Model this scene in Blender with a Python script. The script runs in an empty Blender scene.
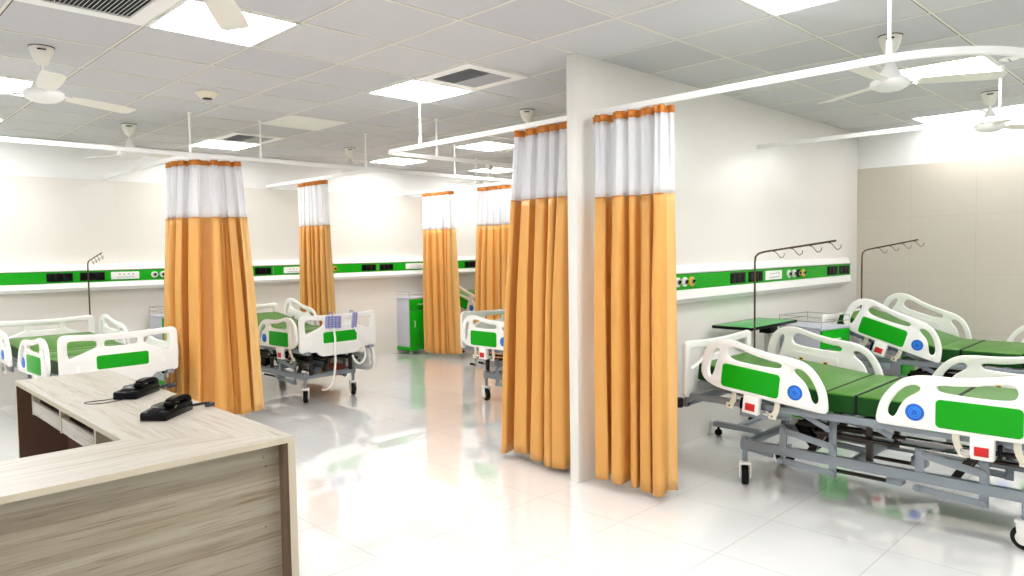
import bpy, bmesh, math, random
from mathutils import Vector, Matrix
PI = math.pi
rnd = random.Random(7)
scene = bpy.context.scene
COL = scene.collection

# ------------------------------------------------------------------ materials
def mat(name, col, rough=.5, metal=0., spec=.5, emit=None, estr=0, coat=0., transl=0., alpha=1., sheen=0.):
    m = bpy.data.materials.new(name); m.use_nodes = True
    nt = m.node_tree; b = nt.nodes['Principled BSDF']
    b.inputs['Base Color'].default_value = (*col, 1)
    b.inputs['Roughness'].default_value = rough
    b.inputs['Metallic'].default_value = metal
    b.inputs['Specular IOR Level'].default_value = spec
    b.inputs['Coat Weight'].default_value = coat
    b.inputs['Sheen Weight'].default_value = sheen
    if emit:
        b.inputs['Emission Color'].default_value = (*emit, 1); b.inputs['Emission Strength'].default_value = estr
    out = nt.nodes['Material Output']; sh = b.outputs[0]
    if transl:
        t = nt.nodes.new('ShaderNodeBsdfTranslucent'); t.inputs[0].default_value = (*col, 1)
        mx = nt.nodes.new('ShaderNodeMixShader'); mx.inputs[0].default_value = transl
        nt.links.new(sh, mx.inputs[1]); nt.links.new(t.outputs[0], mx.inputs[2]); sh = mx.outputs[0]
    if alpha < 1:
        t = nt.nodes.new('ShaderNodeBsdfTransparent')
        mx = nt.nodes.new('ShaderNodeMixShader'); mx.inputs[0].default_value = alpha
        nt.links.new(t.outputs[0], mx.inputs[1]); nt.links.new(sh, mx.inputs[2]); sh = mx.outputs[0]
    nt.links.new(sh, out.inputs[0])
    return m

def N(nt, t, **k):
    n = nt.nodes.new(t)
    for a, v in k.items(): setattr(n, a, v)
    return n
def math_n(nt, op, a, b=None, c=None):
    n = N(nt, 'ShaderNodeMath', operation=op)
    for i, v in enumerate((a, b, c)):
        if v is None: continue
        if isinstance(v, (int, float)): n.inputs[i].default_value = v
        else: nt.links.new(v, n.inputs[i])
    return n.outputs[0]
def mixc(nt, f, a, b):
    n = N(nt, 'ShaderNodeMix', data_type='RGBA')
    for i, v in ((0, f), (6, a), (7, b)):
        if isinstance(v, tuple): n.inputs[i].default_value = (*v, 1)
        elif isinstance(v, (int, float)): n.inputs[i].default_value = v
        else: nt.links.new(v, n.inputs[i])
    return n.outputs[2]
def joint(nt, coord, period, half, offset=0.):
    """1 inside a joint of half width `half` every `period` metres"""
    a = math_n(nt, 'ADD', coord, offset + period * 1000 + period / 2)
    a = math_n(nt, 'MODULO', a, period)
    a = math_n(nt, 'SUBTRACT', a, period / 2)
    a = math_n(nt, 'ABSOLUTE', a)
    return math_n(nt, 'LESS_THAN', a, half)
def tiled(name, base, jcol, px, py, half, rough, ax=('X', 'Y'), var=.02, coat=0., off=(0, 0), nscale=.8, spec=.5):
    m = mat(name, base, rough, coat=coat, spec=spec); nt = m.node_tree; b = nt.nodes['Principled BSDF']
    g = N(nt, 'ShaderNodeNewGeometry'); s = N(nt, 'ShaderNodeSeparateXYZ'); nt.links.new(g.outputs['Position'], s.inputs[0])
    j = math_n(nt, 'MAXIMUM', joint(nt, s.outputs[ax[0]], px, half, off[0]), joint(nt, s.outputs[ax[1]], py, half, off[1]))
    no = N(nt, 'ShaderNodeTexNoise'); no.inputs['Scale'].default_value = nscale; no.inputs['Detail'].default_value = 5
    nt.links.new(g.outputs['Position'], no.inputs['Vector'])
    c = mixc(nt, no.outputs[0], tuple(x * (1 - var) for x in base), tuple(min(1, x * (1 + var)) for x in base))
    nt.links.new(mixc(nt, j, c, jcol), b.inputs['Base Color'])
    return m

M = {}
M['floor'] = tiled('glossy_white_floor_tile', (.82, .82, .812), (.40, .39, .37), .6, .6, .0012, .05, var=.03, nscale=1.5, spec=.5, coat=1.)
M['floor'].node_tree.nodes['Principled BSDF'].inputs['Coat Roughness'].default_value = .02
M['floor'].node_tree.nodes['Principled BSDF'].inputs['Coat IOR'].default_value = 1.5
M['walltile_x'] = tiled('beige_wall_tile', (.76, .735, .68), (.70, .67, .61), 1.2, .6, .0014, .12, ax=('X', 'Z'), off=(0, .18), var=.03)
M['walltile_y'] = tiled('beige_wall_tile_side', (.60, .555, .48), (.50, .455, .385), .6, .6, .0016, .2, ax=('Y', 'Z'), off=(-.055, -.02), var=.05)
M['wallpaint'] = mat('white_wall_paint', (.86, .86, .85), .6)
M['partition'] = mat('cream_partition_wall', (.82, .795, .745), .3)
M['ceiling'] = mat('ceiling_tile_white', (.74, .74, .735), .8, spec=.2)
nt = M['ceiling'].node_tree; b = nt.nodes['Principled BSDF']
g = N(nt, 'ShaderNodeNewGeometry'); s = N(nt, 'ShaderNodeSeparateXYZ'); nt.links.new(g.outputs['Position'], s.inputs[0])
# a slightly different board tone per tile and the open gap beside each grid bar
fx = math_n(nt, 'FLOOR', math_n(nt, 'DIVIDE', s.outputs['X'], .6)); fy = math_n(nt, 'FLOOR', math_n(nt, 'DIVIDE', s.outputs['Y'], .6))
cb = N(nt, 'ShaderNodeCombineXYZ'); nt.links.new(fx, cb.inputs[0]); nt.links.new(fy, cb.inputs[1])
wn = N(nt, 'ShaderNodeTexWhiteNoise'); nt.links.new(cb.outputs[0], wn.inputs['Vector'])
tc = mixc(nt, wn.outputs['Value'], (.55, .55, .57), (.61, .61, .615))
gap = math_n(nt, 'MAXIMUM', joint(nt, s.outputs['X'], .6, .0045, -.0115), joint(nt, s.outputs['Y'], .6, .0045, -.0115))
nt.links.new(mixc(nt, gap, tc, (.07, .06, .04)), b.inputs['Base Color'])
M['grid'] = mat('cream_ceiling_grid', (.72, .70, .63), .5)
M['cream_tile'] = mat('cream_diffuser', (.82, .83, .76), .5)
M['glow'] = mat('panel_light', (1, 1, 1), .5, emit=(1., .995, .985), estr=11.)
M['glowmid'] = mat('panel_light_mid', (1, 1, 1), .5, emit=(1., .995, .985), estr=9.5)  # same panels with emission lowered to soften the bright spot on the left wall
M['glowdim'] = mat('panel_light_dim', (1, 1, 1), .5, emit=(1., .995, .985), estr=3.2)
M['whitemetal'] = mat('white_powder_coat', (.88, .88, .86), .35)
M['track'] = mat('white_track', (.90, .90, .88), .3)
M['fan'] = mat('cream_fan_enamel', (.82, .80, .72), .3)
M['fanwhite'] = mat('white_fan_enamel', (.86, .86, .84), .3)
M['plastic'] = mat('ivory_bed_plastic', (.90, .89, .855), .25)
M['cream'] = mat('cream_plastic', (.80, .74, .60), .4)
M['green'] = mat('bright_green_panel', (.002, .36, .004), .35, spec=.3)
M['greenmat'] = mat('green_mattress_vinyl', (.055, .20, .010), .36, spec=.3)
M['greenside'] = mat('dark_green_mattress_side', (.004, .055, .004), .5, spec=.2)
M['greentop'] = mat('green_laminate', (.05, .42, .08), .3)
M['greystrip'] = mat('locker_grey', (.52, .53, .60), .45)
M['steel'] = mat('grey_blue_bed_frame', (.27, .305, .335), .35, .3)
M['darksteel'] = mat('dark_steel', (.05, .04, .035), .35, .7)
M['chrome'] = mat('stainless_steel', (.62, .60, .58), .2, 1.)
M['ivsteel'] = mat('dark_stainless', (.14, .10, .075), .25, .8)
M['black'] = mat('black_plastic', (.003, .003, .004), .25, spec=.14)
M['blackmatt'] = mat('black_rubber', (.007, .007, .007), .6, spec=.2)
M['blue'] = mat('blue_badge', (.01, .13, .62), .35)
M['blue2'] = mat('light_blue_badge', (.03, .28, .85), .35)
M['red'] = mat('red_sticker', (.62, .01, .012), .5)
M['redbrown'] = mat('rust_red_casing', (.35, .06, .02), .5)
M['yellow'] = mat('yellow_plastic', (.80, .50, .04), .4)
M['amber'] = mat('amber_caster', (.80, .50, .12), .4)
M['lilac'] = mat('lilac_grey_handset', (.33, .34, .58), .4)
M['lilacdark'] = mat('dark_blue_keys', (.07, .08, .26), .5)
M['panelwhite'] = mat('white_aluminium', (.90, .89, .88), .3)
M['orange'] = mat('golden_orange_satin', (.80, .405, .105), .34, transl=.08)
nt = M['orange'].node_tree
M['hem'] = mat('golden_side_hem', (.86, .52, .19), .4, transl=.08)
M['orangeband'] = mat('orange_heading_tape', (.72, .25, .035), .5, transl=.2)
M['sheer'] = mat('white_net', (.95, .95, .97), .7, transl=.5, alpha=.84)
M['vent'] = mat('grey_louvre', (.34, .34, .36), .5)
M['ventdark'] = mat('dark_vent_void', (.012, .012, .014), .8)
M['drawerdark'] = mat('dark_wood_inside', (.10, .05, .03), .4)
M['edge'] = mat('pale_edge_banding', (.50, .44, .33), .45)
M['cable'] = mat('black_cable', (.012, .012, .014), .45)

def wood(name, a, b_, c_, ax):
    """ax: grain scale per axis; soft bands plus thin dark grain lines"""
    m = mat(name, a, .38); nt = m.node_tree; b = nt.nodes['Principled BSDF']
    g = N(nt, 'ShaderNodeNewGeometry')
    def noise(k, det, dist, loc):
        mp = N(nt, 'ShaderNodeMapping'); mp.inputs['Scale'].default_value = tuple(v * (k[0] if v < 2 else k[1]) for v in ax); mp.inputs['Location'].default_value = loc; mp.inputs['Rotation'].default_value = (0, .03, .03)
        nt.links.new(g.outputs['Position'], mp.inputs[0])
        n = N(nt, 'ShaderNodeTexNoise'); n.inputs['Scale'].default_value = 1; n.inputs['Detail'].default_value = det; n.inputs['Distortion'].default_value = dist; n.inputs['Roughness'].default_value = .6
        nt.links.new(mp.outputs[0], n.inputs['Vector']); return n.outputs[0]
    r = N(nt, 'ShaderNodeValToRGB'); e = r.color_ramp.elements
    e[0].position = .30; e[0].color = (*c_, 1); e[1].position = .62; e[1].color = (*a, 1)
    k = e.new(.45); k.color = (*b_, 1)
    nt.links.new(noise((.8, 1.3, 1.3), 8, .25, (0, 0, 0)), r.inputs[0])
    def lines(inp, p0, p1, col):
        d = N(nt, 'ShaderNodeValToRGB'); q = d.color_ramp.elements; q[0].position = 0; q[0].color = (1, 1, 1, 1); q[1].position = 1; q[1].color = (1, 1, 1, 1)
        for p, c in ((p0 - .018, (1, 1, 1)), ((p0 + p1) / 2, col), (p1 + .018, (1, 1, 1))): z = q.new(p); z.color = (*c, 1)
        nt.links.new(inp, d.inputs[0]); return d.outputs[0]
    def mul(x, y):
        mu = N(nt, 'ShaderNodeMix', data_type='RGBA', blend_type='MULTIPLY'); mu.inputs[0].default_value = 1
        nt.links.new(x, mu.inputs[6]); nt.links.new(y, mu.inputs[7]); return mu.outputs[2]
    c = mul(r.outputs[0], lines(noise((.45, 1.9, 1.9), 3, .12, (5, 2, 9)), .496, .504, (.72, .65, .56)))
    c = mul(c, lines(noise((1.1, 4., 4.), 4, .15, (1, 8, 3)), .40, .42, (.84, .80, .74)))
    nt.links.new(c, b.inputs['Base Color'])
    return m
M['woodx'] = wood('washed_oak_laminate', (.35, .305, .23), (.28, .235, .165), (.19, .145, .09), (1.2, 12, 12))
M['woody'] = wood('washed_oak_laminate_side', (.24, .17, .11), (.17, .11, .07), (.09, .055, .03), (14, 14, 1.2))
M['woodtop'] = wood('lit_oak_laminate_top', (.47, .44, .39), (.435, .40, .345), (.37, .33, .27), (10, 1.2, 9))  # same laminate as the front; light from above put into the paler colour
M['woodtopx'] = wood('lit_oak_laminate_top_along', (.47, .44, .39), (.435, .40, .345), (.37, .33, .27), (1.2, 10, 9))

# ------------------------------------------------------------------ geometry helpers
class MB:
    def __init__(s): s.bm = bmesh.new(); s.mats = []
    def mi(s, m):
        if m not in s.mats: s.mats.append(m)
        return s.mats.index(m)
    def _add(s, tb, m, T=None):
        if T is not None: bmesh.ops.transform(tb, matrix=T, verts=tb.verts)
        i = s.mi(m)
        vm = [s.bm.verts.new(v.co) for v in tb.verts]; tb.verts.index_update()
        for f in tb.faces:
            try: nf = s.bm.faces.new([vm[v.index] for v in f.verts]); nf.material_index = i; nf.smooth = True
            except ValueError: pass
        tb.free()
    def box(s, c, d, m, bev=0., T=None, rot=None, seg=2):
        tb = bmesh.new(); bmesh.ops.create_cube(tb, size=1)
        bmesh.ops.scale(tb, vec=d, verts=tb.verts)
        if bev: bmesh.ops.bevel(tb, geom=tb.edges[:], offset=min(bev, min(d) * .49), segments=seg, affect='EDGES', profile=.5)
        X = Matrix.Translation(c)
        if rot is not None: X = X @ rot
        if T is not None: X = T @ X
        s._add(tb, m, X); return s
    def bb(s, x0, x1, y0, y1, z0, z1, m, bev=0., T=None):
        return s.box(((x0 + x1) / 2, (y0 + y1) / 2, (z0 + z1) / 2), (abs(x1 - x0), abs(y1 - y0), abs(z1 - z0)), m, bev, T)
    def bar(s, p0, p1, w, h, m, bev=0., up=Vector((0, 0, 1))):
        p0, p1 = Vector(p0), Vector(p1); d = p1 - p0; L = d.length; d.normalize()
        if abs(d.dot(up)) > .98: up = Vector((1, 0, 0))
        sd = up.cross(d).normalized(); u2 = d.cross(sd)
        R = Matrix((sd, d, u2)).transposed().to_4x4()
        tb = bmesh.new(); bmesh.ops.create_cube(tb, size=1); bmesh.ops.scale(tb, vec=(w, L, h), verts=tb.verts)
        if bev: bmesh.ops.bevel(tb, geom=tb.edges[:], offset=min(bev, min(w, h) * .45), segments=2, affect='EDGES', profile=.5)
        s._add(tb, m, Matrix.Translation((p0 + p1) / 2) @ R); return s
    def cyl(s, p0, p1, r, m, r2=None, n=20):
        p0, p1 = Vector(p0), Vector(p1); d = p1 - p0
        tb = bmesh.new(); bmesh.ops.create_cone(tb, cap_ends=True, segments=n, radius1=r, radius2=r if r2 is None else r2, depth=d.length)
        q = d.to_track_quat('Z', 'Y').to_matrix().to_4x4()
        s._add(tb, m, Matrix.Translation((p0 + p1) / 2) @ q); return s
    def lathe(s, prof, m, c=(0, 0, 0), n=32, T=None):
        tb = bmesh.new(); rings = []
        for r, z in prof: rings.append([tb.verts.new((max(r, 1e-4) * math.cos(2 * PI * k / n), max(r, 1e-4) * math.sin(2 * PI * k / n), z)) for k in range(n)])
        for a, b in zip(rings, rings[1:]):
            for k in range(n): tb.faces.new((a[k], a[(k + 1) % n], b[(k + 1) % n], b[k]))
        tb.faces.new(rings[0][::-1]); tb.faces.new(rings[-1])
        X = Matrix.Translation(c)
        if T is not None: X = X @ T
        s._add(tb, m, X); return s
    def torus(s, c, R, r, m, T=None, n=32, k=8):
        tb = bmesh.new(); rg = []
        for i in range(n):
            a = 2 * PI * i / n; rg.append([tb.verts.new(((R + r * math.cos(2 * PI * j / k)) * math.cos(a), (R + r * math.cos(2 * PI * j / k)) * math.sin(a), r * math.sin(2 * PI * j / k))) for j in range(k)])
        for i in range(n):
            for j in range(k): tb.faces.new((rg[i][j], rg[(i + 1) % n][j], rg[(i + 1) % n][(j + 1) % k], rg[i][(j + 1) % k]))
        X = Matrix.Translation(c)
        if T is not None: X = X @ T
        s._add(tb, m, X); return s
    def tube(s, pts, r, m, n=8, w=None, h=None):
        """round (r) or rectangular (w x h) section swept along pts"""
        pts = [Vector(p) for p in pts]; tb = bmesh.new(); rings = []; ref = Vector((0, 0, 1))
        for i, p in enumerate(pts):
            a = pts[max(i - 1, 0)]; b = pts[min(i + 1, len(pts) - 1)]; t = (b - a).normalized()
            if i == 0:
                if abs(t.dot(ref)) > .9: ref = Vector((1, 0, 0))
                nrm = (ref - t * ref.dot(t)).normalized()
            else: nrm = (nrm - t * nrm.dot(t)).normalized()
            bn = t.cross(nrm)
            if w: rings.append([tb.verts.new(p + nrm * (h / 2 * y) + bn * (w / 2 * x)) for x, y in ((1, 1), (-1, 1), (-1, -1), (1, -1))])
            else: rings.append([tb.verts.new(p + r * (nrm * math.cos(2 * PI * k / n) + bn * math.sin(2 * PI * k / n))) for k in range(n)])
        q = len(rings[0])
        for a, b in zip(rings, rings[1:]):
            for k in range(q): tb.faces.new((a[k], a[(k + 1) % q], b[(k + 1) % q], b[k]))
        tb.faces.new(rings[0][::-1]); tb.faces.new(rings[-1])
        s._add(tb, m); return s
    def plate(s, outline, holes, th, bev, m, T):
        """flat plate with holes and rounded edges, drawn in local XY, thickness along local Z"""
        cu = bpy.data.curves.new('tmp', 'CURVE'); cu.dimensions = '2D'; cu.fill_mode = 'BOTH'
        cu.extrude = max(th / 2 - bev, 1e-4); cu.bevel_depth = bev; cu.bevel_resolution = 2
        for poly in [outline] + holes:
            sp = cu.splines.new('POLY'); sp.points.add(len(poly) - 1); sp.use_cyclic_u = True
            for k, (x, y) in enumerate(poly): sp.points[k].co = (x, y, 0, 1)
        o = bpy.data.objects.new('tmp', cu); me = bpy.data.meshes.new_from_object(o)
        tb = bmesh.new(); tb.from_mesh(me); bmesh.ops.remove_doubles(tb, verts=tb.verts, dist=1e-5)
        bpy.data.objects.remove(o); bpy.data.curves.remove(cu); bpy.data.meshes.remove(me)
        s._add(tb, m, T); return s
    def build(s, name, parent=None, T=None, ang=35):
        bm = s.bm; bmesh.ops.recalc_face_normals(bm, faces=bm.faces)
        me = bpy.data.meshes.new(name); bm.to_mesh(me); bm.free()
        for m in s.mats: me.materials.append(m)
        me.set_sharp_from_angle(angle=math.radians(ang))
        o = bpy.data.objects.new(name, me); COL.objects.link(o)
        if parent: o.parent = parent
        if T is not None: o.matrix_local = T
        return o

def tag(o, label=None, cat=None, group=None, kind=None):
    if label: o['label'] = label
    if cat: o['category'] = cat
    if group: o['group'] = group
    if kind: o['kind'] = kind
    return o
def thing(name, label, cat, loc=(0, 0, 0), rz=0, group=None):
    o = bpy.data.objects.new(name, None); o.empty_display_size = .1; COL.objects.link(o)
    o.location = loc; o.rotation_euler = (0, 0, rz)
    return tag(o, label, cat, group)
def struct(o): o['kind'] = 'structure'; return o
def chaikin(p, it=3):
    for _ in range(it):
        q = []
        for i in range(len(p)):
            a, b = p[i], p[(i + 1) % len(p)]
            q += [(a[0] * .75 + b[0] * .25, a[1] * .75 + b[1] * .25), (a[0] * .25 + b[0] * .75, a[1] * .25 + b[1] * .75)]
        p = q
    return p
def rrect(x0, x1, y0, y1, r, n=5):
    p = []
    for cx, cy, a0 in ((x1 - r, y1 - r, 0), (x0 + r, y1 - r, 90), (x0 + r, y0 + r, 180), (x1 - r, y0 + r, 270)):
        for k in range(n + 1):
            a = math.radians(a0 + 90 * k / n); p.append((cx + r * math.cos(a), cy + r * math.sin(a)))
    return p
def dense(p, d=.05):
    """add points on long edges so that rounding only bites near the corners"""
    q = []
    for i in range(len(p)):
        a, b = p[i], p[(i + 1) % len(p)]; L = math.dist(a, b); n = max(1, int(L / d)); q.append(a)
        for k in range(1, n): q.append((a[0] + (b[0] - a[0]) * k / n, a[1] + (b[1] - a[1]) * k / n))
    return q
def smooth3(pts, n=6):
    P = [Vector(p) for p in pts]; out = []
    for i in range(len(P) - 1):
        p0 = P[max(i - 1, 0)]; p1 = P[i]; p2 = P[i + 1]; p3 = P[min(i + 2, len(P) - 1)]
        for k in range(n):
            t = k / n
            out.append(.5 * ((2 * p1) + (p2 - p0) * t + (2 * p0 - 5 * p1 + 4 * p2 - p3) * t * t + (3 * p1 - p0 - 3 * p2 + p3) * t ** 3))
    out.append(P[-1]); return out

# ------------------------------------------------------------------ camera
H = 1.525; yaw, pit, rol, FOC = .7879, -.0523, -.0147, 717.8
fw = Vector((math.cos(yaw) * math.cos(pit), math.sin(yaw) * math.cos(pit), math.sin(pit)))
r0 = Vector((math.sin(yaw), -math.cos(yaw), 0)); u0 = r0.cross(fw)
R_ = r0 * math.cos(rol) + u0 * math.sin(rol); U_ = -r0 * math.sin(rol) + u0 * math.cos(rol)
cam = bpy.data.cameras.new('camera'); co = bpy.data.objects.new('camera', cam); COL.objects.link(co)
co.matrix_world = Matrix.Translation((-1.3889, -4.7796, H)) @ Matrix((R_, U_, -fw)).transposed().to_4x4()
cam.sensor_width = 36; cam.lens = FOC / 1024 * 36; cam.clip_start = .02; cam.clip_end = 100
scene.camera = co

# ------------------------------------------------------------------ room
CZ = 2.77; YW = 4.10; XW = 7.03; XB = -5.4; YB = -8.4; TZ = 2.37
struct(MB().bb(XB, XW + .0, YB, YW, -.1, 0, M['floor']).build('floor'))
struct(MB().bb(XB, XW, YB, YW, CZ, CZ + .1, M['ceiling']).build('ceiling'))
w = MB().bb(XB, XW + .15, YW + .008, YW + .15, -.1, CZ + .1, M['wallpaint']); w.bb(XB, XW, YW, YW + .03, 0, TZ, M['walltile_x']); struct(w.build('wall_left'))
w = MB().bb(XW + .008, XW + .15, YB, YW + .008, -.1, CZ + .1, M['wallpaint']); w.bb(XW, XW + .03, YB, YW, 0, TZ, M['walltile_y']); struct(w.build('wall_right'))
struct(MB().bb(XB - .15, XB, YB, YW + .15, -.1, CZ + .1, M['wallpaint']).build('wall_rear'))
struct(MB().bb(XB - .15, XW + .15, YB - .15, YB, -.1, CZ + .1, M['wallpaint']).build('wall_near'))
struct(MB().bb(2.163, XW, -1.803, -1.731, 0, CZ, M['partition'], .002).build('wall_partition'))
g = MB()
k = math.ceil(XB / .6)
while k * .6 < XW:
    g.bb(k * .6 - .0075, k * .6 + .0075, YB, YW, CZ - .004, CZ, M['grid']); k += 1
k = math.ceil(YB / .6)
while k * .6 < YW:
    y = k * .6
    if abs(y + 1.8) > .05: g.bb(XB, XW, y - .0075, y + .0075, CZ - .0042, CZ, M['grid'])
    else: g.bb(XB, 2.16, y - .0075, y + .0075, CZ - .0042, CZ, M['grid'])
    k += 1
struct(g.build('trim_1'))

# ceiling lights
def light(x, y, label, sx=.6, sy=.6, lit=True, group='square ceiling panel lights'):
    t = thing('ceiling_light', label, 'ceiling light', (x + sx / 2, y + sy / 2, CZ), 0, group)
    f = MB(); a, b = sx / 2 - .014, sy / 2 - .014
    for s_ in (-1, 1):
        f.bb(s_ * a - .008, s_ * a + .008, -b - .008, b + .008, -.011, -.0005, M['whitemetal']); f.bb(-a, a, s_ * b - .008, s_ * b + .008, -.011, -.0005, M['whitemetal'])
    f.build('frame', t)
    MB().bb(-a + .008, a - .008, -b + .008, b - .008, -.008, -.0005, (M['glowdim'] if x > 6.3 else M['glowmid'] if y > 2.9 else M['glow']) if lit else M['cream_tile']).build('diffuser', t)
L = [(0, -1.2, 'bright square ceiling panel light above the oak desk, with the nearest fan blade across it'),
     (1.8, -.6, 'bright square ceiling panel light beside the air vent left of the partition top'),
     (-.6, 1.2, 'bright ceiling panel light at the left edge behind the near left fan'),
     (-.6, 3.0, 'small sliver of ceiling panel light at the far left edge close to the wall'),
     (1.8, 3.0, 'bright ceiling panel light above the leftmost curtain beside the wall-side vent'),
     (4.2, 3.0, 'ceiling panel light over the middle of the far wall between two curtains'),
     (4.2, 1.2, 'ceiling panel light above the far curtain close to the partition'),
     (1.8, -3.6, 'bright ceiling panel light cut by the top edge right of the partition'),
     (4.2, -3.6, 'bright ceiling panel light behind the blade of the near right fan'),
     (6.42, -3.1, 'bright ceiling panel light against the right wall behind the far right fan'),
     (6.42, -3.7, 'bright ceiling panel light at the right edge against the right wall'),
     (6.0, 3.0, 'tiny far ceiling panel light near the corner behind the white tracks')]
for a in L: light(*a)
for a in ((-3, 1.2), (-3, -1.2), (-3, -3.6), (-.6, -3.6), (-3, -6), (-.6, -6.), (1.8, -6), (4.2, -6), (-3, 3.0), (6.0, -6)):
    light(*a, 'square ceiling panel light behind the viewpoint, out of the picture')
light(1.8, 1.2, 'unlit cream square ceiling panel above the middle of the left ward', lit=False)

def vent(x, y, label, half=False):
    t = thing('ceiling_vent', label, 'air vent', (x + .3, y + .3, CZ), 0, 'louvred air vents in the ceiling')
    f = MB(); c = M['whitemetal']
    f.bb(-.286, .286, -.286, -.2, -.012, -.0005, c); f.bb(-.286, .286, .2, .286, -.012, -.0005, c)
    f.bb(-.286, -.2, -.2, .2, -.012, -.0005, c); f.bb(.2, .286, -.2, .2, -.012, -.0005, c); f.build('frame', t)
    MB().bb(-.2, .2, -.2, .2, -.003, -.0005, M['ventdark']).build('backing', t)
    s_ = MB()
    for k in range(20):
        x_ = -.19 + k * .02
        s_.box((x_, 0, -.012), (.011, .4, .0022), M['vent'] if half else c, rot=Matrix.Rotation(math.radians(-50 if k < 10 or not half else 20), 4, 'Y'))
    s_.build('louvre', t)
vent(-.6, -1.2, 'dark slatted ceiling vent cut by the top edge left of the nearest light')
vent(1.8, -1.2, 'grey louvred ceiling vent beside the light left of the partition', True)
vent(1.8, 2.4, 'small far ceiling vent beside the light above the leftmost curtain', True)

t = thing('smoke_detector', 'small cream round smoke detector on the ceiling above the leftmost curtain', 'smoke detector', (.9, .8, CZ))
MB().lathe([(.085, 0), (.085, -.010), (.055, -.045), (.045, -.048)], M['cream']).build('body', t)
MB().lathe([(.035, -.047), (.035, -.054), (.028, -.056)], M['black']).build('sensor', t)
t = thing('ceiling_sensor', 'flat white ceiling sensor with black dots near the right track curve', 'sensor', (4.47, -3.62 - .06, CZ))
MB().lathe([(.06, 0), (.06, -.006), (.04, -.012)], M['whitemetal']).build('body', t)
d = MB()
for dx in (-.03, 0, .03): d.cyl((dx, 0, -.011), (dx, 0, -.0145), .006, M['black'])
d.build('dots', t)

# ------------------------------------------------------------------ fans
def fan(x, y, ang, label, rad=.6):
    t = thing('ceiling_fan', label, 'ceiling fan', (x, y, CZ), 0, 'cream three-blade ceiling fans')
    MB().lathe([(.062, 0), (.065, -.006), (.058, -.04), (.040, -.085), (.028, -.102), (.018, -.106)], M['fan']).lathe([(.068, 0), (.068, -.004)], M['black']).build('canopy', t)
    b = MB(); b.box((0, 0, 0), (.045, .002, .008), M['black'], T=Matrix.Rotation(math.atan2(-4.78 - y, -1.39 - x) + PI / 2, 4, 'Z') @ Matrix.Translation((0, -.0635, -.026)) @ Matrix.Rotation(.25, 4, 'X')); b.build('nameplate', t)
    MB().cyl((0, 0, -.09), (0, 0, -.17), .010, M['whitemetal']).build('down_rod', t)
    MB().lathe([(.012, -.13), (.026, -.155), (.062, -.232), (.068, -.25), (.066, -.256)], M['fanwhite']).build('lower_cup', t)
    MB().lathe([(.06, -.244), (.09, -.252), (.107, -.268), (.108, -.284), (.098, -.302), (.07, -.318), (.035, -.326), (.01, -.328)], M['fanwhite']).build('motor', t)
    for k in range(3):
        a = ang + k * 120
        T = Matrix.Rotation(math.radians(a), 4, 'Z') @ Matrix.Translation((0, 0, -.276)) @ Matrix.Rotation(math.radians(-9), 4, 'X')
        o = [(.155, -.045), (.3, -.060), (.5, -.064), (rad - .015, -.062), (rad, -.045), (rad + .005, .035), (rad - .02, .056), (.5, .055), (.3, .050), (.155, .040)]
        MB().plate(o, [], .005, .001, M['fan'], T).build('blade', t)
        MB().box((.13, 0, -.274), (.08, .036, .008), M['fanwhite'], .002, T=Matrix.Rotation(math.radians(a), 4, 'Z')).build('blade_arm', t)
fan(-.3, .24, -97, 'cream ceiling fan at the upper left, second closest, one blade foreshortened towards the viewer')
fan(.9, 2.63, 230, 'small cream ceiling fan beside the wall, left of the leftmost curtain')
fan(3.34, 2.67, 205, 'small far ceiling fan hanging in front of the track above the second curtain')
fan(3.28, -.31, 60, 'ceiling fan mostly hidden behind the curtain left of the partition, only its canopy showing')
fan(3.3, -3.3, -60, 'cream ceiling fan at the upper right in front of a square light')
fan(5.65, -3.33, 210, 'small ceiling fan near the right wall under the bright ceiling light')
fan(-.34, -2.22, 56, 'nearest ceiling fan, cut by the top edge, one blade across the square light')
fan(5.66, 2.71, 20, 'tiny far ceiling fan above the far curtains near the partition')

# ------------------------------------------------------------------ curtain tracks
TR = 2.40
def arc(cx, cy, r, a0, a1, z=TR, n=10):
    return [(cx + r * math.cos(math.radians(a0 + (a1 - a0) * k / n)), cy + r * math.sin(math.radians(a0 + (a1 - a0) * k / n)), z) for k in range(n + 1)]
def track(label, pts, rods, brackets=()):
    t = thing('curtain_track', label, 'curtain track', (pts[0][0], pts[0][1], TR), 0, 'white ceiling-hung curtain tracks')
    o = Vector((pts[0][0], pts[0][1], TR)); rel = lambda p: Vector(p) - o
    MB().tube([rel(p) for p in pts], 0, M['track'], w=.028, h=.034).build('rail', t)
    for x, y in rods:
        MB().cyl(rel((x, y, TR + .017)), rel((x, y, CZ - .003)), .0085, M['track']).cyl(rel((x, y, TR + .012)), rel((x, y, TR + .08)), .013, M['track']).cyl(rel((x, y, CZ - .016)), rel((x, y, CZ - .004)), .022, M['track']).build('drop_rod', t)
    for x, y, nx, ny in brackets:
        b = MB(); b.box(rel((x, y, TR)), (.036 if ny else .006, .036 if nx else .006, .045), M['whitemetal'], .002); b.build('wall_bracket', t)
track('long white curtain track running parallel to the left wall above the beds', [(XB + .01, 1.66, TR), (XW - .04, 1.66, TR)], [(1.09, 1.66), (1.735, 1.66), (2.886, 1.66), (4.10, 1.66), (-1.6, 1.66), (6.2, 1.66)])
def wall_track(x, label, rods):
    track(label, [(x, YW - .006, TR), (x, 1.98, TR)] + arc(x + .3, 1.98, .3, 180, 262), rods, [(x, YW - .004, 0, 1)])
wall_track(1.08, 'short white curtain track from the left wall to the leftmost curtain', [])
wall_track(2.985, 'short white curtain track from the left wall carrying the second curtain', [])
wall_track(5.16, 'short white curtain track from the left wall carrying the third and fourth curtains', [(5.16, 2.46)])
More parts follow.
